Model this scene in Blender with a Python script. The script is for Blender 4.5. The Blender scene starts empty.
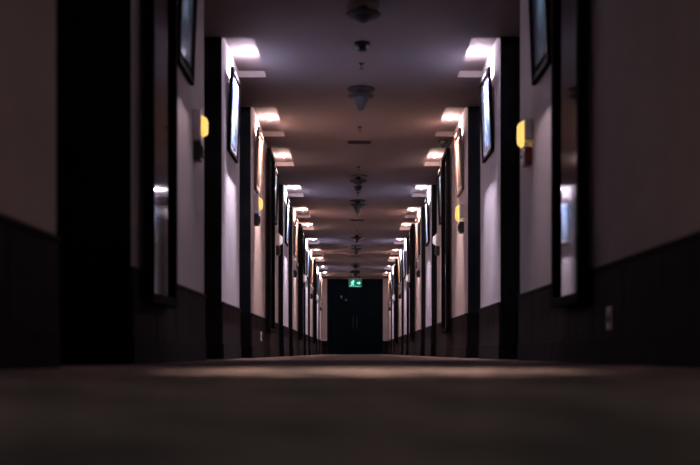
import bpy, bmesh, math
from mathutils import Vector, Matrix

SC = bpy.context.scene
COL = SC.collection
PI = math.pi

# ------------------------------------------------------------------ dimensions (metres)
HC = 0.05                  # camera height above the carpet
ZC = HC + 2.42             # flat corridor ceiling
XL, XR = -1.008, 1.128     # wall planes
SL, SR = -0.762, 0.912     # inner edges of the ceiling niches
NICHE = 0.055              # niche height above the ceiling
RD = 0.42                  # depth of the door recesses
XO = 0.60                  # thickness of the wall blocks
Y0, Y1 = -2.6, 31.4        # corridor start and end
PER = 6.53
XM = 0.07                  # centre line of the corridor
ZW = HC + 0.393            # top of the wainscot


# ------------------------------------------------------------------ helpers
def bm_new():
    return bmesh.new()


def box(bm, x0, x1, y0, y1, z0, z1, mi=0, bev=0.0):
    r = bmesh.ops.create_cube(bm, size=1.0)
    vs = r['verts']
    M = Matrix.Translation(((x0+x1)/2, (y0+y1)/2, (z0+z1)/2)) @ Matrix.Diagonal((abs(x1-x0), abs(y1-y0), abs(z1-z0), 1))
    bmesh.ops.transform(bm, matrix=M, verts=vs)
    fs = list({f for v in vs for f in v.link_faces})
    for f in fs:
        f.material_index = mi
    if bev > 0:
        es = list({e for v in vs for e in v.link_edges})
        bmesh.ops.bevel(bm, geom=es, offset=bev, segments=2, affect='EDGES', profile=0.5)


def lathe(bm, prof, seg=32, M=None, mi=0):
    """prof: list of (r, z); revolved about z, then transformed by M"""
    rings = []
    M = M or Matrix.Identity(4)
    for r, z in prof:
        if r < 1e-6:
            rings.append([bm.verts.new(M @ Vector((0, 0, z)))])
        else:
            rings.append([bm.verts.new(M @ Vector((r*math.cos(2*PI*k/seg), r*math.sin(2*PI*k/seg), z))) for k in range(seg)])
    for a, b in zip(rings, rings[1:]):
        for k in range(seg):
            k2 = (k+1) % seg
            if len(a) == 1 and len(b) == 1:
                continue
            if len(a) == 1:
                f = bm.faces.new((a[0], b[k], b[k2]))
            elif len(b) == 1:
                f = bm.faces.new((a[k], b[0], a[k2]))
            else:
                f = bm.faces.new((a[k], b[k], b[k2], a[k2]))
            f.smooth = True
            f.material_index = mi


def prism(bm, pts, z0, z1, M=None, mi=0):
    """flat outline extruded from z0 to z1, then transformed"""
    M = M or Matrix.Identity(4)
    a = [bm.verts.new(M @ Vector((x, y, z0))) for x, y in pts]
    b = [bm.verts.new(M @ Vector((x, y, z1))) for x, y in pts]
    n = len(pts)
    bm.faces.new(a[::-1]).material_index = mi
    bm.faces.new(b).material_index = mi
    for k in range(n):
        bm.faces.new((a[k], a[(k+1) % n], b[(k+1) % n], b[k])).material_index = mi


def obj(name, bm, mats, parent=None):
    me = bpy.data.meshes.new(name)
    bmesh.ops.recalc_face_normals(bm, faces=bm.faces)
    bm.to_mesh(me)
    bm.free()
    o = bpy.data.objects.new(name, me)
    for m in (mats if isinstance(mats, (list, tuple)) else [mats]):
        me.materials.append(m)
    COL.objects.link(o)
    if parent:
        o.parent = parent
    return o


def struct(name, bm, mats, parent=None):
    o = obj(name, bm, mats, parent)
    if not parent:
        o['kind'] = 'structure'
    return o


def thing(name, label, cat, loc=(0, 0, 0), group=None, rot=(0, 0, 0)):
    o = bpy.data.objects.new(name, None)
    o.empty_display_size = 0.1
    COL.objects.link(o)
    o.location = loc
    o.rotation_euler = rot
    if label:
        o['label'] = label
    if cat:
        o['category'] = cat
    if group:
        o['group'] = group
    return o


def dup(root, loc, rot=None, label=None, group=None):
    r = root.copy()
    COL.objects.link(r)
    r.location = loc
    if rot is not None:
        r.rotation_euler = rot
    if label:
        r['label'] = label
    if group:
        r['group'] = group
    for ch in list(root.children):
        c = ch.copy()
        COL.objects.link(c)
        c.parent = r
        for g in list(ch.children):
            d = g.copy()
            COL.objects.link(d)
            d.parent = c
    return r


# ------------------------------------------------------------------ materials
def mat(name, base, rough=0.6, metal=0.0, noise=None, bump=None, spec=0.5, emit=None, estr=0.0, coat=0.0):
    m = bpy.data.materials.new(name)
    m.use_nodes = True
    nt = m.node_tree
    b = nt.nodes['Principled BSDF']
    b.inputs['Base Color'].default_value = (*base, 1)
    b.inputs['Roughness'].default_value = rough
    b.inputs['Metallic'].default_value = metal
    b.inputs['Specular IOR Level'].default_value = spec
    b.inputs['Coat Weight'].default_value = coat
    if emit:
        b.inputs['Emission Color'].default_value = (*emit, 1)
        b.inputs['Emission Strength'].default_value = estr
    tc = nt.nodes.new('ShaderNodeTexCoord')
    if noise:
        col2, scale, stretch = noise
        mp = nt.nodes.new('ShaderNodeMapping')
        mp.inputs['Scale'].default_value = stretch
        nt.links.new(tc.outputs['Object'], mp.inputs['Vector'])
        n = nt.nodes.new('ShaderNodeTexNoise')
        n.inputs['Scale'].default_value = scale
        n.inputs['Detail'].default_value = 5
        nt.links.new(mp.outputs['Vector'], n.inputs['Vector'])
        r = nt.nodes.new('ShaderNodeValToRGB')
        r.color_ramp.elements[0].position = 0.35
        r.color_ramp.elements[1].position = 0.65
        r.color_ramp.elements[0].color = (*base, 1)
        r.color_ramp.elements[1].color = (*col2, 1)
        nt.links.new(n.outputs['Fac'], r.inputs['Fac'])
        nt.links.new(r.outputs['Color'], b.inputs['Base Color'])
    if bump:
        scale, st = bump
        n = nt.nodes.new('ShaderNodeTexNoise')
        n.inputs['Scale'].default_value = scale
        n.inputs['Detail'].default_value = 4
        nt.links.new(tc.outputs['Object'], n.inputs['Vector'])
        bp = nt.nodes.new('ShaderNodeBump')
        bp.inputs['Strength'].default_value = st
        bp.inputs['Distance'].default_value = 0.01
        nt.links.new(n.outputs['Fac'], bp.inputs['Height'])
        nt.links.new(bp.outputs['Normal'], b.inputs['Normal'])
    return m


M_WALL = mat('wall_plaster', (0.50, 0.455, 0.47), 0.95, noise=((0.57, 0.52, 0.54), 2.2, (1, 1, 1)), bump=(60, 0.25), spec=0.25)
M_CEIL = mat('ceiling_paint', (0.27, 0.225, 0.225), 0.9, noise=((0.295, 0.245, 0.245), 1.5, (1, 1, 1)), spec=0.3)
M_RECESS_SHADE = mat('painted_recess_shade', (0.010, 0.013, 0.017), 0.97, noise=((0.024, 0.026, 0.03), 3, (1, 1, 1)), spec=0.2)  # dark tone stands in for the shade on the recess returns
M_WOOD = mat('dark_wainscot_wood', (0.008, 0.006, 0.008), 0.88, spec=0.1, noise=((0.021, 0.013, 0.016), 7, (1, 1, 0.25)), bump=(30, 0.15))
M_BASE = mat('dark_skirting_wood', (0.006, 0.005, 0.006), 0.9, spec=0.1, noise=((0.011, 0.008, 0.009), 8, (1, 1, 1)))
M_DOOR = mat('dark_door_veneer', (0.035, 0.02, 0.016), 0.4, noise=((0.06, 0.035, 0.027), 5, (4, 4, 0.4)))
M_BLACK = mat('black_frame_lacquer', (0.004, 0.004, 0.005), 0.95, spec=0.04, noise=((0.012, 0.011, 0.012), 20, (1, 1, 1)))
M_MIRROR = mat('mirror_silver', (0.10, 0.095, 0.10), 0.05, metal=1.0, bump=(3, 0.01))
M_CHROME = mat('brushed_chrome', (0.6, 0.6, 0.62), 0.25, metal=1.0, noise=((0.5, 0.5, 0.52), 50, (1, 1, 1)))
M_WHITEP = mat('white_plastic', (0.72, 0.68, 0.72), 0.45, noise=((0.68, 0.64, 0.68), 30, (1, 1, 1)))
M_GREYP = mat('dark_grey_plastic', (0.018, 0.019, 0.022), 0.6, noise=((0.024, 0.025, 0.028), 30, (1, 1, 1)))
M_DARKB = mat('black_plastic', (0.012, 0.012, 0.014), 0.45, noise=((0.016, 0.016, 0.018), 30, (1, 1, 1)))
M_REDP = mat('red_plastic', (0.20, 0.02, 0.02), 0.4, noise=((0.16, 0.018, 0.018), 30, (1, 1, 1)))
M_TAN = mat('brown_bronze_cap', (0.16, 0.09, 0.05), 0.5, noise=((0.12, 0.07, 0.04), 20, (1, 1, 1)))
M_LENSY = mat('lit_amber_lens', (0.9, 0.55, 0.12), 0.3, emit=(1.0, 0.66, 0.16), estr=1.1)
M_LENSO = mat('unlit_amber_lens', (0.22, 0.09, 0.04), 0.3, noise=((0.18, 0.07, 0.03), 20, (1, 1, 1)))
M_LENSW = mat('clear_white_lens', (0.85, 0.83, 0.86), 0.3, emit=(1.0, 0.92, 0.95), estr=0.5)
M_BULB = mat('lit_downlight_lens', (0.9, 0.9, 0.9), 0.3, emit=(1.0, 0.86, 0.90), estr=9.0)
M_GLASSD = mat('dark_door_glass', (0.001, 0.003, 0.005), 0.5, noise=((0.001, 0.004, 0.006), 4, (1, 1, 1)), spec=0.01)
M_SIGNBG = mat('green_sign_panel', (0.0, 0.12, 0.08), 0.4, emit=(0.0, 0.14, 0.10), estr=0.4)
M_SIGNFG = mat('lit_sign_symbol', (0.4, 0.9, 0.7), 0.4, emit=(0.22, 0.9, 0.62), estr=1.3)

# carpet
def carpet():
    m = bpy.data.materials.new('patterned_carpet')
    m.use_nodes = True
    nt = m.node_tree
    L = nt.links.new
    b = nt.nodes['Principled BSDF']
    b.inputs['Roughness'].default_value = 0.95
    b.inputs['Specular IOR Level'].default_value = 0.1
    b.inputs['Sheen Weight'].default_value = 1.0
    b.inputs['Sheen Roughness'].default_value = 0.35
    b.inputs['Sheen Tint'].default_value = (0.8, 0.6, 0.5, 1)
    tc = nt.nodes.new('ShaderNodeTexCoord')
    n = nt.nodes.new('ShaderNodeTexNoise')
    n.inputs['Scale'].default_value = 4.0
    n.inputs['Detail'].default_value = 6
    n.inputs['Roughness'].default_value = 0.72
    L(tc.outputs['Object'], n.inputs['Vector'])
    r = nt.nodes.new('ShaderNodeValToRGB')
    e = r.color_ramp.elements
    e[0].position = 0.43
    e[0].color = (0.03, 0.05, 0.04, 1)
    e[1].position = 0.60
    e[1].color = (0.95, 0.61, 0.53, 1)
    x = e.new(0.5)
    x.color = (0.40, 0.275, 0.235, 1)
    L(n.outputs['Fac'], r.inputs['Fac'])
    v = nt.nodes.new('ShaderNodeTexNoise')
    v.inputs['Scale'].default_value = 90
    L(tc.outputs['Object'], v.inputs['Vector'])
    mx = nt.nodes.new('ShaderNodeMix')
    mx.data_type = 'RGBA'
    mx.blend_type = 'MULTIPLY'
    mx.inputs[0].default_value = 0.5
    L(r.outputs['Color'], mx.inputs[6])
    L(v.outputs['Color'], mx.inputs[7])
    # dark band that runs across the corridor
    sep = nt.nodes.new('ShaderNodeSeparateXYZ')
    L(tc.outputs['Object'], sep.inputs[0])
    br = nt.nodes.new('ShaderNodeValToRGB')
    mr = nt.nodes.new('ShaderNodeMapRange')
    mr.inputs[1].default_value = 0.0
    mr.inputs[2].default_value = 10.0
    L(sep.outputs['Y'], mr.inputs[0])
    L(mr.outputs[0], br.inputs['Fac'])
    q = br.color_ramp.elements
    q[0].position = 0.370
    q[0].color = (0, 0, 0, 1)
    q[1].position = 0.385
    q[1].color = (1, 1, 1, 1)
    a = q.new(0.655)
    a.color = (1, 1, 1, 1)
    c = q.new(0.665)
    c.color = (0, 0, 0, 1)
    # beyond the band the carpet colour is darkened to cut bounced light
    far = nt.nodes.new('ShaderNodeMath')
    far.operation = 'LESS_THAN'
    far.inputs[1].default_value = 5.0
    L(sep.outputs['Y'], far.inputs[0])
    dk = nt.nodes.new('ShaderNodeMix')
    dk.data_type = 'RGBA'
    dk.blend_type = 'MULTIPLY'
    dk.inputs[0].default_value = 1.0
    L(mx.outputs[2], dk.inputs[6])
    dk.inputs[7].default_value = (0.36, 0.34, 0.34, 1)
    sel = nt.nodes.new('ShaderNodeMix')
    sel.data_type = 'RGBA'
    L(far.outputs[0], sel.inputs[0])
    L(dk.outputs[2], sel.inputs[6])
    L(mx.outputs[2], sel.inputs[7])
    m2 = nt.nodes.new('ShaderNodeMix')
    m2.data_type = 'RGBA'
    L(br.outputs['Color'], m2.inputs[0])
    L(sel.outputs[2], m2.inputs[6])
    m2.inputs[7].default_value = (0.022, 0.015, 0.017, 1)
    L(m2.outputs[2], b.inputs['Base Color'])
    inv = nt.nodes.new('ShaderNodeMath')
    inv.operation = 'SUBTRACT'
    inv.inputs[0].default_value = 1.0
    L(br.outputs['Color'], inv.inputs[1])
    ml = nt.nodes.new('ShaderNodeMath')
    ml.operation = 'MULTIPLY'
    L(inv.outputs[0], ml.inputs[0])
    ml.inputs[1].default_value = 0.5
    L(ml.outputs[0], b.inputs['Sheen Weight'])
    bp = nt.nodes.new('ShaderNodeBump')
    bp.inputs['Strength'].default_value = 0.6
    bp.inputs['Distance'].default_value = 0.01
    L(v.outputs['Fac'], bp.inputs['Height'])
    L(bp.outputs['Normal'], b.inputs['Normal'])
    return m


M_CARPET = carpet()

# ------------------------------------------------------------------ layout along the corridor
nicheA = [7.47 + PER*k for k in range(4)]
nicheB = [9.58 + PER*k for k in range(4)]
nicheC = [4.95 + PER*k for k in range(4)]
niches = sorted([(y, y+1.06, 'A') for y in nicheA] + [(y, y+1.28, 'B') for y in nicheB] + [(y, y+1.10, 'C') for y in nicheC])
recess_far = sorted([(6.57 + PER*k, 7.45 + PER*k) for k in range(4)] + [(8.62 + PER*k, 9.56 + PER*k) for k in range(4)])
recess_L = [(3.30, 4.41)] + recess_far
recess_R = list(recess_far)


def spans(rec):
    out, y = [], Y0
    for a, b in rec:
        out.append((y, a))
        y = b
    out.append((y, Y1))
    return out


# floor
bm = bm_new()
box(bm, XL-XO-0.1, XR+XO+0.1, Y0, Y1+0.4, -0.1, 0)
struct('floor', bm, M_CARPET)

# ceiling with raised niches
bm = bm_new()
box(bm, SL, SR, Y0, Y1+0.3, ZC, ZC+0.35)
y = Y0
for a, b, k in niches + [(Y1+0.3, Y1+0.3, '')]:
    for xa, xb in ((XL-XO, SL), (SR, XR+XO)):
        if a > y:
            box(bm, xa, xb, y, a, ZC, ZC+0.35)
        if b > a:
            box(bm, xa, xb, a, b, ZC+NICHE, ZC+0.35)
    y = b
struct('ceiling', bm, M_CEIL)

# side walls, wainscot, skirting
for side, xw, sg, rec in (('left', XL, -1, recess_L), ('right', XR, 1, recess_R)):
    bw, bt, bb, bp_ = bm_new(), bm_new(), bm_new(), bm_new()

    def bx(b, d0, d1, y0, y1, z0, z1, bev=0):     # d measured outward from the wall plane
        box(b, min(xw+sg*d0, xw+sg*d1), max(xw+sg*d0, xw+sg*d1), y0, y1, z0, z1, 0, bev)

    for a, b in spans(rec):
        for (u0, u1) in [(a, b)]:
            # wall up to the niche top only where a niche sits above it
            bx(bw, 0, XO, u0, u1, 0, ZC)
            for na, nb, _ in niches:
                lo, hi = max(na, u0), min(nb, u1)
                if hi > lo:
                    bx(bw, 0, 0.05, lo, hi, ZC, ZC+NICHE)
        # panels
        n = max(1, round((b-a)/0.5))
        w = (b-a)/n
        for k in range(n):
            bx(bt, -0.010, 0, a+k*w+0.003, a+(k+1)*w-0.003, 0.12, ZW-0.02, 0.002)
        bx(bt, -0.018, 0, a, b, ZW-0.02, ZW, 0.003)
        bx(bb, -0.016, 0, a, b, 0, 0.12, 0.003)
    for a, b in rec:
        bx(bw, RD, XO, a, b, 0, ZC)
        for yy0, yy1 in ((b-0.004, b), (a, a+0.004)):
            bx(bp_, 0.0, RD, yy0, yy1, ZW, ZC)  # thin dark sheets over the return walls, painted as shade
        for yy0, yy1 in ((b-0.010, b), (a, a+0.010)):   # returns of the recess
            bx(bt, 0, RD, yy0, yy1, 0.12, ZW-0.02)
        bx(bt, 0, RD, b-0.018, b, ZW-0.02, ZW)
        bx(bt, 0, RD, a, a+0.018, ZW-0.02, ZW)
        bx(bb, 0, RD, b-0.016, b, 0, 0.12)
        bx(bb, 0, RD, a, a+0.016, 0, 0.12)
    struct('wall_'+side, bw, [M_WALL, M_RECESS_SHADE])
    struct('trim_1' if side == 'left' else 'trim_2', bt, M_WOOD)
    struct('baseboard_'+side, bb, M_BASE)
    struct('recess_shade_left' if side == 'left' else 'recess_shade_right', bp_, M_RECESS_SHADE)

# room doors inside the recesses
dn = 1


def make_door(w):
    t = thing('door_1', None, None)
    bm = bm_new()                              # local x points into the corridor
    box(bm, 0.0, 0.05, -w/2, -w/2+0.06, 0, 2.16, 0, 0.004)
    box(bm, 0.0, 0.05, w/2-0.06, w/2, 0, 2.16, 0, 0.004)
    box(bm, 0.0, 0.05, -w/2+0.06, w/2-0.06, 2.10, 2.16, 0, 0.004)
    obj('door_frame', bm, M_BASE, t)
    bm = bm_new()
    box(bm, 0.0, 0.03, -w/2+0.062, w/2-0.062, 0.005, 2.097)
    for z0, z1 in ((0.15, 0.85), (1.0, 1.95)):
        box(bm, 0.03, 0.036, -w/2+0.16, w/2-0.16, z0, z1, 0, 0.003)
    leaf = obj('door_leaf', bm, M_DOOR, t)
    bm = bm_new()
    box(bm, 0.03, 0.04, w/2-0.135, w/2-0.09, 0.92, 1.14, 0, 0.004)
    lathe(bm, [(0, 0), (0.011, 0), (0.011, 0.045), (0, 0.045)], 16, Matrix.Translation((0.04, w/2-0.112, 1.0)) @ Matrix.Rotation(PI/2, 4, 'Y'))
    box(bm, 0.075, 0.092, w/2-0.24, w/2-0.1, 0.99, 1.01, 0, 0.005)
    obj('door_handle', bm, M_CHROME, leaf)
    return t


protos = {}
for side, xw, sg, rec in (('left', XL, -1, recess_L), ('right', XR, 1, recess_R)):
    for a, b in rec:
        w = round(b-a-0.04, 2)
        loc = (xw+sg*RD, (a+b)/2, 0)
        rz = 0 if side == 'left' else PI
        if w not in protos:
            o = protos[w] = make_door(w)
            o.location = loc
            o.rotation_euler = (0, 0, rz)
        else:
            o = dup(protos[w], loc, (0, 0, rz))
        o.name = 'door_%d' % dn
        o['kind'] = 'structure'
        dn += 1

# end wall with the dark double door
EL, ER = -0.846, 0.963
bm = bm_new()
box(bm, XL-XO, EL, Y1, Y1+0.2, 0, ZC)
box(bm, ER, XR+XO, Y1, Y1+0.2, 0, ZC)
box(bm, EL, ER, Y1, Y1+0.2, ZC-0.02, ZC)
struct('wall_end', bm, M_WALL)
bm = bm_new()
box(bm, XL, EL, Y1-0.012, Y1, 0.0, ZW)
box(bm, ER, XR, Y1-0.012, Y1, 0.0, ZW)
struct('trim_3', bm, M_WOOD)
t = thing('door_%d' % dn, None, None, ((EL+ER)/2, Y1+0.06, 0))
t['kind'] = 'structure'
W = (ER-EL)/2
bm = bm_new()
box(bm, -W, -W+0.05, -0.03, 0.08, 0, ZC-0.02, 0, 0.004)
box(bm, W-0.05, W, -0.03, 0.08, 0, ZC-0.02, 0, 0.004)
box(bm, -W+0.05, W-0.05, -0.03, 0.08, ZC-0.07, ZC-0.02, 0, 0.004)
obj('door_frame', bm, M_BLACK, t)
for s in (-1, 1):
    bm = bm_new()
    x0, x1 = (-W+0.052, -0.003) if s < 0 else (0.003, W-0.052)
    z0, z1 = 0.008, ZC-0.073
    box(bm, x0, x0+0.09, 0, 0.045, z0, z1, 0, 0.003)
    box(bm, x1-0.09, x1, 0, 0.045, z0, z1, 0, 0.003)
    box(bm, x0+0.09, x1-0.09, 0, 0.045, z0, z0+0.2, 0, 0.003)
    box(bm, x0+0.09, x1-0.09, 0, 0.045, z1-0.1, z1, 0, 0.003)
    leaf = obj('door_leaf', bm, M_GLASSD, t)
    bm = bm_new()
    box(bm, x0+0.088, x1-0.088, 0.012, 0.03, z0+0.198, z1-0.098)
    obj('door_pane', bm, M_GLASSD, leaf)
    bm = bm_new()
    hx = -0.06 if s < 0 else 0.06
    box(bm, hx-0.012, hx+0.012, -0.05, -0.03, 0.85, 1.25, 0, 0.006)
    box(bm, hx-0.008, hx+0.008, -0.032, 0.002, 0.90, 0.92)
    box(bm, hx-0.008, hx+0.008, -0.032, 0.002, 1.18, 1.20)
    obj('door_handle', bm, M_DARKB, leaf)
bm = bm_new()
box(bm, -0.02, 0.02, 0.046, 0.056, 0.005, ZC-0.075)
obj('meeting_strip', bm, M_GLASSD, t)
# two small pale plates standing in for reflections on the left leaf
for px, pz, w, h, lab in ((341.4, 296.8, 0.03, 0.09, 'small tall white sticker high on the left leaf of the dark end door'),
                          (346.0, 300.0, 0.035, 0.045, 'small square grey sticker on the dark end door, right of the taller one')):
    X = (px-353.2)*31.45/972.2
    Z = (353-pz)*31.45/972.2 + HC
    bm = bm_new()
    box(bm, X-w/2, X+w/2, Y1+0.068, Y1+0.073, Z-h/2, Z+h/2, 0, 0.001)
    o = obj('door_sticker', bm, M_WHITEP)
    o['label'] = lab
    o['category'] = 'sticker'
    o['group'] = 'stickers on the end door'

# ------------------------------------------------------------------ downlights in the niches
ORD = ['first', 'second', 'third', 'fourth', 'fifth', 'sixth', 'seventh', 'eighth', 'ninth', 'tenth', 'eleventh', 'twelfth']
TINT = {'A': (0.93, 0.80, 1.0), 'B': (1.0, 0.68, 0.62), 'C': (1.0, 0.66, 0.58)}
POWER = {'A': 210, 'B': 190, 'C': 180}


def add_spot(parent, e, col, size, blend, tilt=(0, 0, 0), loc=(0, 0, -0.045), rad=0.02):
    ld = bpy.data.lights.new('downlight_beam', 'SPOT')
    ld.energy = e
    ld.color = col
    ld.spot_size = math.radians(size)
    ld.spot_blend = blend
    ld.shadow_soft_size = rad
    lo = bpy.data.objects.new('downlight_beam', ld)
    COL.objects.link(lo)
    lo.parent = parent
    lo.location = loc
    lo.rotation_euler = tilt
    return lo


def add_glow(parent, e, col):
    ld = bpy.data.lights.new('lens_glow', 'POINT')
    ld.energy = e
    ld.color = col
    ld.shadow_soft_size = 0.015
    lo = bpy.data.objects.new('lens_glow', ld)
    COL.objects.link(lo)
    lo.parent = parent
    lo.location = (0, 0, -0.032)


def make_downlight(name, label, loc, group):
    t = thing(name, label, 'downlight', loc, group)
    bm = bm_new()
    lathe(bm, [(0.030, 0.0), (0.030, -0.004), (0.034, -0.007), (0.044, -0.006), (0.047, 0.0)], 32)
    obj('trim_ring', bm, M_WHITEP, t)
    bm = bm_new()
    lathe(bm, [(0.030, -0.003), (0.026, -0.012), (0.015, -0.020), (0, -0.023)], 24)
    obj('lens', bm, M_BULB, t)
    return t


d0 = None
for side, xw, sg in (('left', XL, -1), ('right', XR, 1)):
    vis = 0
    for a, b, k in niches:
        near = a < 7
        if near:
            lab = 'recessed downlight over the nearest framed picture on the %s wall' % side
        else:
            lab = 'small lit recessed downlight in the %s lit ceiling niche on the %s side' % (ORD[vis], side)
            vis += 1
        loc = (xw - sg*(0.14 if side == 'left' else 0.11), (a+b)/2 + (0.16 if k == 'C' else 0.0), ZC+NICHE)
        if d0 is None:
            t = d0 = make_downlight('recessed_downlight', lab, loc, 'downlights in the ceiling niches')
        else:
            t = dup(d0, loc, None, lab, 'downlights in the ceiling niches')
        if near:
            pass
        t['_tmp'] = 0
        del t['_tmp']
        P = POWER[k]*((0.19 if side == 'left' else 0.36) if near else 1.0)
        spots = t
        protos.setdefault('lights', []).append((t, P, TINT[k] if not near else (1.0, 0.74, 0.84), sg))
for t, P, c, sg in protos['lights']:
    add_spot(t, P*2.4, c, 104, 0.5, (0, -sg*math.radians(54), 0))
    add_glow(t, P*0.05, c)
    add_spot(t, P*2.9, c, 44, 1.0, (0, -sg*math.radians(7), 0))

# two unseen ceiling lamps added to brighten the carpet in the foreground
t = make_downlight('carpet_fill_lamp', 'round central ceiling downlight over the foreground carpet, above the picture', (XM, 2.75, ZC), None)
add_spot(t, 330, (1.0, 0.82, 0.74), 33, 1.0)
t2 = dup(t, (XM, 0.95, ZC), None, 'round central ceiling downlight directly over the very front of the carpet')
for c_ in t2.children:
    if c_.type == 'LIGHT':
        c_.data = c_.data.copy()
        c_.data.energy = 10
        c_.data.color = (0.80, 0.90, 0.78)
        c_.data.spot_size = math.radians(60)


# ------------------------------------------------------------------ paintings
def art_mat(name, cols, scale, seed):
    m = bpy.data.materials.new(name)
    m.use_nodes = True
    nt = m.node_tree
    b = nt.nodes['Principled BSDF']
    b.inputs['Roughness'].default_value = 0.15
    b.inputs['Specular IOR Level'].default_value = 0.2
    tc = nt.nodes.new('ShaderNodeTexCoord')
    mp = nt.nodes.new('ShaderNodeMapping')
    mp.inputs['Location'].default_value = (seed, seed*2.3, seed*0.7)
    nt.links.new(tc.outputs['Object'], mp.inputs['Vector'])
    n = nt.nodes.new('ShaderNodeTexNoise')
    n.inputs['Scale'].default_value = scale
    n.inputs['Detail'].default_value = 3
    n.inputs['Distortion'].default_value = 1.2
    nt.links.new(mp.outputs['Vector'], n.inputs['Vector'])
    r = nt.nodes.new('ShaderNodeValToRGB')
    e = r.color_ramp.elements
    e[0].position, e[1].position = 0.3, 0.7
    e[0].color = (*cols[0], 1)
    e[1].color = (*cols[2], 1)
    e.new(0.5).color = (*cols[1], 1)
    nt.links.new(n.outputs['Fac'], r.inputs['Fac'])
    nt.links.new(r.outputs['Color'], b.inputs['Base Color'])
    return m


ARTB = art_mat('blue_abstract_print', [(0.02, 0.04, 0.09), (0.10, 0.17, 0.26), (0.45, 0.52, 0.6)], 4, 1.0)
ARTT = art_mat('tan_abstract_print', [(0.06, 0.04, 0.03), (0.15, 0.11, 0.085), (0.26, 0.21, 0.17)], 4, 4.0)
ARTD = art_mat('dark_teal_abstract_print', [(0.004, 0.010, 0.014), (0.010, 0.025, 0.035), (0.04, 0.06, 0.075)], 4, 7.0)
M_GOLD = mat('dark_bronze_frame', (0.05, 0.028, 0.018), 0.35, metal=0.3, noise=((0.07, 0.04, 0.022), 20, (1, 1, 1)))


def make_painting(w, h, art, frame, mat_board=True):
    t = thing('framed_painting', 'x', 'painting')
    f = 0.032
    bm = bm_new()
    for a in (-1, 1):
        box(bm, 0, 0.026, min(a*w/2, a*(w/2-f)), max(a*w/2, a*(w/2-f)), 0, h, 0, 0.004)
    box(bm, 0, 0.026, -w/2+f, w/2-f, 0, f, 0, 0.004)
    box(bm, 0, 0.026, -w/2+f, w/2-f, h-f, h, 0, 0.004)
    obj('frame', bm, frame, t)
    bm = bm_new()
    box(bm, 0.002, 0.012, -w/2+f, w/2-f, f, h-f)
    obj('mount', bm, frame if art is ARTD else M_WHITEP, t)
    bm = bm_new()
    g = 0.05 if mat_board else 0.0
    box(bm, 0.012, 0.015, -w/2+f+g, w/2-f-g, f+g, h-f-g)
    obj('picture', bm, art, t)
    return t


pcount = {'left': 0, 'right': 0}
kinds = {'A': ((8.03, 0.55, 1.62, 2.29), ARTB, M_BLACK, 'blue abstract picture in a black frame'),
         'B': ((10.12, 0.50, 1.66, 2.30), ARTT, M_GOLD, 'tan abstract picture in a dark bronze frame'),
         'C': ((5.75, 0.50, 1.65, 2.30), ARTD, M_BLACK, 'dark teal abstract picture in a black frame')}
pp = {}
for side, xw, sg in (('left', XL, -1), ('right', XR, 1)):
    lst = []
    for k in kinds:
        for i in range(4):
            lst.append((kinds[k][0][0] + PER*i, k))
    for j, (yy, k) in enumerate(sorted(lst)):
        (y_, w, z0, z1), art, fr, desc = kinds[k]
        lab = '%s, %s picture along the %s wall' % (desc, ORD[j], side)
        loc = (xw - sg*0.002, yy, z0+HC)
        rot = (0, math.radians(2.2), 0) if side == 'left' else (0, math.radians(2.2), PI)
        if k not in pp:
            o = pp[k] = make_painting(w, z1-z0, art, fr)
            o.location = loc
            o.rotation_euler = rot
            o['label'] = lab
            o['group'] = 'framed pictures under the downlights'
        else:
            dup(pp[k], loc, rot, lab, 'framed pictures under the downlights')


# ------------------------------------------------------------------ tall mirrors
def make_mirror():
    t = thing('wall_mirror', 'x', 'mirror')
    w, h, f = 0.64, 2.11, 0.05
    bm = bm_new()
    for a in (-1, 1):
        box(bm, 0, 0.045, min(a*w/2, a*(w/2-f)), max(a*w/2, a*(w/2-f)), 0, h, 0, 0.005)
    box(bm, 0, 0.045, -w/2+f, w/2-f, 0, f, 0, 0.005)
    box(bm, 0, 0.045, -w/2+f, w/2-f, h-f, h, 0, 0.005)
    obj('frame', bm, M_BLACK, t)
    bm = bm_new()
    box(bm, 0.001, 0.022, -w/2+f, w/2-f, f, h-f)
    obj('mirror_glass', bm, M_MIRROR, t)
    return t


m0 = None
for side, xw, sg in (('left', XL, -1), ('right', XR, 1)):
    for j in range(4):
        yy = 4.905 + PER*j
        lab = 'tall black-framed mirror, %s along the %s wall from the front' % (ORD[j], side)
        loc = (xw - sg*0.020, yy, HC+0.24)
        rot = (0, 0, 0 if side == 'left' else PI)
        if m0 is None:
            m0 = make_mirror()
            m0.location = loc
            m0['label'] = lab
            m0['group'] = 'tall mirrors on the walls'
        else:
            dup(m0, loc, rot, lab, 'tall mirrors on the walls')


# ------------------------------------------------------------------ alarm beacons and call points
def rounded_lens(bm, y0, y1, z0, z1, d0, depth):
    """bulging lens, protruding from d0"""
    n, m = 10, 12
    grid = []
    for i in range(n+1):
        u = -1+2*i/n
        row = []
        for j in range(m+1):
            v = -1+2*j/m
            hh = max(0.0, (1-abs(u)**5)*(1-abs(v)**5))**0.5
            row.append(bm.verts.new((d0+depth*hh, (y0+y1)/2+u*(y1-y0)/2, (z0+z1)/2+v*(z1-z0)/2)))
        grid.append(row)
    for i in range(n):
        for j in range(m):
            f = bm.faces.new((grid[i][j], grid[i+1][j], grid[i+1][j+1], grid[i][j+1]))
            f.smooth = True
    border = [grid[i][0] for i in range(n+1)] + [grid[n][j] for j in range(1, m+1)] + [grid[i][m] for i in range(n-1, -1, -1)] + [grid[0][j] for j in range(m-1, 0, -1)]
    bm.faces.new(border)


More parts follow.
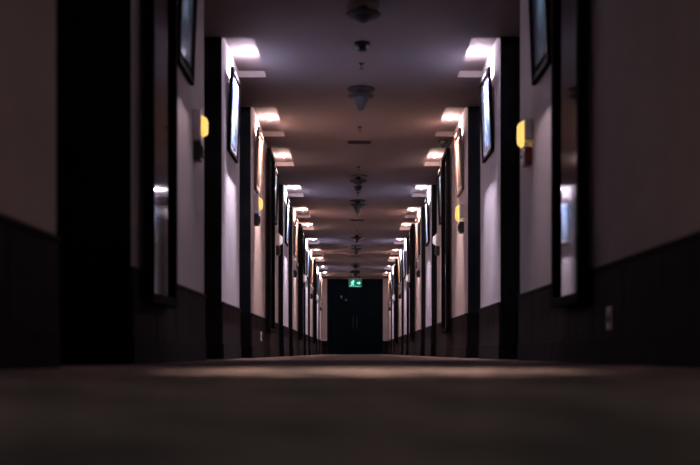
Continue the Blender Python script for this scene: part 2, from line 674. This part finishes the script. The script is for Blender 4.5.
def make_beacon(lens_mat, h, l0, l1):
    t = thing('alarm_beacon', 'x', 'alarm beacon')
    bm = bm_new()
    box(bm, 0, 0.048, -0.06, 0.06, 0, h, 0, 0.006)
    obj('housing', bm, M_WHITEP, t)
    bm = bm_new()
    rounded_lens(bm, -0.045, 0.045, l0, l1, 0.0485, 0.035)
    obj('beacon_lens', bm, lens_mat, t)
    return t


def make_callpoint(body, face):
    t = thing('fire_call_point', 'x', 'call point')
    bm = bm_new()
    box(bm, 0, 0.045, -0.05, 0.05, 0, 0.115, 0, 0.006)
    obj('housing', bm, body, t)
    bm = bm_new()
    box(bm, 0.045, 0.056, -0.036, 0.036, 0.02, 0.095, 0, 0.003)
    pl = obj('front_plate', bm, face, t)
    bm = bm_new()
    lathe(bm, [(0, 0), (0.013, 0), (0.013, 0.004), (0, 0.005)], 20, Matrix.Translation((0.056, 0, 0.058)) @ Matrix.Rotation(PI/2, 4, 'Y'))
    obj('push_button', bm, M_DARKB, pl)
    return t


bl_y = make_beacon(M_LENSY, 0.20, 0.04, 0.16)
br_y = make_beacon(M_LENSY, 0.135, -0.035, 0.125)
b_off = make_beacon(M_LENSO, 0.16, 0.02, 0.14)
b_w = make_beacon(M_LENSW, 0.16, 0.02, 0.14)
c_red = make_callpoint(M_REDP, M_WHITEP)
c_blk = make_callpoint(M_DARKB, M_GREYP)
used = set()


def put(proto, loc, rot, lab, group):
    if proto.name not in used:
        used.add(proto.name)
        proto.location = loc
        proto.rotation_euler = rot
        proto['label'] = lab
        proto['group'] = group
        return proto
    return dup(proto, loc, rot, lab, group)


for side, xw, sg in (('left', XL, -1), ('right', XR, 1)):
    rz = (0, 0, 0 if side == 'left' else PI)
    left = side == 'left'
    spots_ = [(6.18, 'near')] + sorted([(9.93+PER*k, 'B') for k in range(4)] + [(12.74+PER*k, 'C') for k in range(3)])
    for j, (yy, k) in enumerate(spots_):
        if k == 'near':
            z = HC + (1.34 if left else 1.345)
            p = bl_y if left else br_y
            d1 = 'large lit amber alarm beacon in a white housing, nearest one on the %s wall' % side
        elif k == 'B':
            z = HC + (1.42 if left else 1.38)
            z = HC + (1.42 if left else 1.38) if yy < 10 else HC + 1.40
            p = (bl_y if left else br_y) if yy < 10 else b_off
            d1 = ('lit amber' if yy < 10 else 'unlit dark amber') + ' alarm beacon below a tan picture, %s beacon along the %s wall' % (ORD[j], side)
        else:
            z = HC + 1.40
            p = b_w
            d1 = 'pale white alarm beacon, %s beacon along the %s wall from the front' % (ORD[j], side)
        put(p, (xw - sg*0.0005, yy, z), rz, d1, 'alarm beacons along the walls')
        q = c_red if (not left and k == 'near') else c_blk
        d2 = ('red call point with a pale front under the right wall nearest beacon' if q is c_red else
              'black call point box under the %s beacon along the %s wall' % (ORD[j], side))
        put(q, (xw - sg*0.0005, yy, z - (0.157 if p is br_y else 0.120)), rz, d2, 'call points under the beacons')

# sockets low on the wainscot
s0 = thing('wall_socket', 'pale power socket on the dark wainscot of the right wall, nearest to the front', 'socket', (XR-0.0102, 4.22, HC+0.10), 'wall sockets', (0, 0, PI))
bm = bm_new()
box(bm, 0, 0.009, -0.035, 0.035, 0, 0.10, 0, 0.003)
obj('socket_plate', bm, M_WHITEP, s0)
bm = bm_new()
lathe(bm, [(0, 0), (0.021, 0), (0.019, 0.0025), (0, 0.0015)], 24, Matrix.Translation((0.009, 0, 0.05)) @ Matrix.Rotation(PI/2, 4, 'Y'))
obj('socket_insert', bm, M_GREYP, s0)
dup(s0, (XL+0.0102, 10.50, HC+0.13), (0, 0, 0), 'white power socket low on the dark wainscot of the left wall, left of the mirror', 'wall sockets')

# ------------------------------------------------------------------ things on the ceiling
def ceil_dome():
    t = thing('dome_detector', 'x', 'smoke detector')
    bm = bm_new()
    lathe(bm, [(0, 0), (0.062, 0), (0.062, -0.014), (0.056, -0.018), (0, -0.018)], 32)
    obj('base_plate', bm, M_GREYP, t)
    bm = bm_new()
    lathe(bm, [(0.050, -0.018), (0.052, -0.03), (0.046, -0.05), (0.030, -0.064), (0, -0.07)], 32)
    obj('dome', bm, M_DARKB, t)
    return t


def ceil_sprinkler():
    t = thing('sprinkler_head', 'x', 'sprinkler')
    bm = bm_new()
    lathe(bm, [(0, 0), (0.026, 0), (0.024, -0.006), (0.010, -0.008), (0.010, -0.02), (0, -0.02)], 24)
    obj('rosette', bm, M_GREYP, t)
    bm = bm_new()
    box(bm, -0.012, -0.009, -0.002, 0.002, -0.045, -0.018)
    box(bm, 0.009, 0.012, -0.002, 0.002, -0.045, -0.018)
    lathe(bm, [(0, -0.045), (0.019, -0.045), (0.019, -0.048), (0, -0.049)], 24)
    obj('deflector', bm, M_DARKB, t)
    return t


def ceil_cone(rim, q=1.0):
    t = thing('cone_diffuser', 'x', 'ceiling diffuser')
    bm = bm_new()
    lathe(bm, [(0, 0), (0.125, 0), (0.128, -0.006), (0.118, -0.014), (0.1, -0.014), (0, -0.014)], 40)
    obj('ceiling_plate', bm, rim, t)
    bm = bm_new()
    lathe(bm, [(0.035, -0.014), (0.035, -0.05), (0.120, -0.062), (0.124, -0.07), (0.112, -0.078), (0.06, -0.09)], 40)
    obj('diffuser_ring', bm, M_GREYP, t)
    bm = bm_new()
    lathe(bm, [(0.072, -0.088), (0.066, -0.088-0.027*q), (0.046, -0.088-0.057*q), (0.030, -0.088-0.097*q), (0.018, -0.088-0.112*q), (0, -0.088-0.116*q)], 40)
    obj('cone', bm, M_GREYP, t)
    return t


def ceil_vent():
    t = thing('ceiling_vent', 'x', 'vent')
    bm = bm_new()
    for a in (-1, 1):
        box(bm, min(a*0.135, a*0.12), max(a*0.135, a*0.12), -0.06, 0.06, -0.012, 0, 0, 0.002)
        box(bm, -0.12, 0.12, min(a*0.06, a*0.048), max(a*0.06, a*0.048), -0.012, 0, 0, 0.002)
    obj('vent_frame', bm, M_DARKB, t)
    bm = bm_new()
    for k in range(5):
        y = -0.038+k*0.019
        box(bm, -0.12, 0.12, y-0.005, y+0.004, -0.010, -0.002)
    obj('vent_slats', bm, M_DARKB, t)
    return t


P_dome, P_spr, P_cone, P_tan, P_vent = ceil_dome(), ceil_sprinkler(), ceil_cone(M_GREYP), ceil_cone(M_TAN, 0.3), ceil_vent()
seq = []
for k in range(4):
    o = PER*k
    seq += [(7.59+o, 'dome'), (8.12+o, 'spr'), (8.90+o, 'cone'), (10.4+o, 'spr'), (11.15+o, 'vent'), (12.62+o, 'spr'), (6.76+o, 'tan')]
seq = sorted(s for s in seq if s[0] < 31)
cnt = {}
info = {'dome': (P_dome, 'dark domed smoke detector on the ceiling centre line', 'domed smoke detectors'),
        'spr': (P_spr, 'tiny dark sprinkler head on the ceiling centre line', 'sprinkler heads'),
        'cone': (P_cone, 'dark grey cone-shaped diffuser hanging under the ceiling', 'cone-shaped diffusers'),
        'tan': (P_tan, 'cone diffuser with a brown ceiling plate under the ceiling', 'brown-capped diffusers'),
        'vent': (P_vent, 'narrow dark vent grille across the ceiling centre', 'narrow vent grilles')}
for y, k in seq:
    i = cnt.get(k, 0)
    cnt[k] = i+1
    p, d, g = info[k]
    put(p, (XM, y, ZC), (0, 0, 0), '%s, %s from the front' % (d, ORD[i]), g)

# small dome camera by the right wall
t = thing('security_camera', 'small dark dome security camera with a bright glint under the ceiling by the right wall', 'camera', (1.02, 11.05, ZC))
bm = bm_new()
lathe(bm, [(0, 0), (0.055, 0), (0.055, -0.03), (0.045, -0.035), (0, -0.035)], 32)
obj('camera_base', bm, M_GREYP, t)
bm = bm_new()
lathe(bm, [(0.043, -0.035), (0.043, -0.045), (0.035, -0.065), (0.018, -0.08), (0, -0.084)], 32)
obj('camera_dome', bm, mat('glossy_black_dome', (0.02, 0.02, 0.025), 0.08, noise=((0.025, 0.025, 0.03), 9, (1, 1, 1)), coat=1.0), t)

# ------------------------------------------------------------------ exit sign
YS = 28.75
t = thing('exit_sign', 'green lit exit sign with running figure hanging from the ceiling before the end door', 'exit sign', (XM-0.01, YS, HC+1.945))
SW, SH = 0.40, 0.245
bm = bm_new()
box(bm, -SW/2, SW/2, 0, 0.04, 0, SH, 0, 0.004)
obj('sign_case', bm, M_DARKB, t)
bm = bm_new()
box(bm, -SW/2+0.008, SW/2-0.008, -0.004, 0.0005, 0.008, SH-0.008)
face = obj('sign_face', bm, M_SIGNBG, t)
bm = bm_new()
R = Matrix(((1, 0, 0, 0), (0, 0, -1, -0.004), (0, 1, 0, 0), (0, 0, 0, 1)))   # x, y(up) -> x, z


def seg(x0, y0, x1, y1, w):
    dx, dy = x1-x0, y1-y0
    l = math.hypot(dx, dy)
    nx, ny = -dy/l*w/2, dx/l*w/2
    prism(bm, [(x0+nx, y0+ny), (x0-nx, y0-ny), (x1-nx, y1-ny), (x1+nx, y1+ny)], 0.0, 0.003, R)


# running figure
cx = -0.08
lathe(bm, [(0, 0), (0.019, 0), (0.019, 0.003), (0, 0.003)], 20, R @ Matrix.Translation((cx+0.028, 0.195, 0)))
seg(cx+0.018, 0.172, cx-0.006, 0.105, 0.034)
seg(cx+0.018, 0.165, cx+0.055, 0.140, 0.016)
seg(cx+0.010, 0.166, cx-0.035, 0.150, 0.016)
seg(cx-0.035, 0.150, cx-0.045, 0.118, 0.014)
seg(cx-0.004, 0.110, cx+0.036, 0.082, 0.020)
seg(cx+0.036, 0.082, cx+0.028, 0.040, 0.017)
seg(cx-0.008, 0.108, cx-0.022, 0.066, 0.020)
seg(cx-0.022, 0.066, cx-0.062, 0.048, 0.016)
# arrow
seg(0.045, 0.125, 0.115, 0.125, 0.024)
prism(bm, [(0.105, 0.180), (0.105, 0.070), (0.160, 0.125)], 0.0, 0.003, R)
seg(-0.165, 0.028, 0.165, 0.028, 0.006)
obj('sign_symbol', bm, M_SIGNFG, face)
bm = bm_new()
box(bm, -0.13, -0.118, 0.014, 0.026, SH-0.002, ZC-(HC+1.945))
box(bm, 0.118, 0.13, 0.014, 0.026, SH-0.002, ZC-(HC+1.945))
box(bm, -0.15, 0.15, -0.005, 0.045, ZC-(HC+1.945)-0.05, ZC-(HC+1.945), 0, 0.004)
obj('ceiling_bracket', bm, M_DARKB, t)

# ------------------------------------------------------------------ world: faint cool fill added to tint the shadows, entering behind the viewer
w = bpy.data.worlds.new('dim_cool_fill')
SC.world = w
w.use_nodes = True
w.node_tree.nodes['Background'].inputs['Color'].default_value = (0.15, 0.5, 0.75, 1)
w.node_tree.nodes['Background'].inputs['Strength'].default_value = 0.10

# ------------------------------------------------------------------ camera
cd = bpy.data.cameras.new('camera')
cam = bpy.data.objects.new('camera', cd)
COL.objects.link(cam)
cam.location = (0, 0, HC)
cam.rotation_euler = (PI/2, 0, 0)
cd.sensor_width = 36
cd.lens = 50
cd.shift_x = -3.2/700
cd.shift_y = 120.5/700
cd.clip_start = 0.02
cd.dof.use_dof = True
cd.dof.focus_distance = 15
cd.dof.aperture_fstop = 1.9
SC.camera = cam

SC.view_settings.view_transform = 'Standard'
SC.view_settings.look = 'None'
SC.view_settings.gamma = 1
SC.view_settings.exposure = 0.0
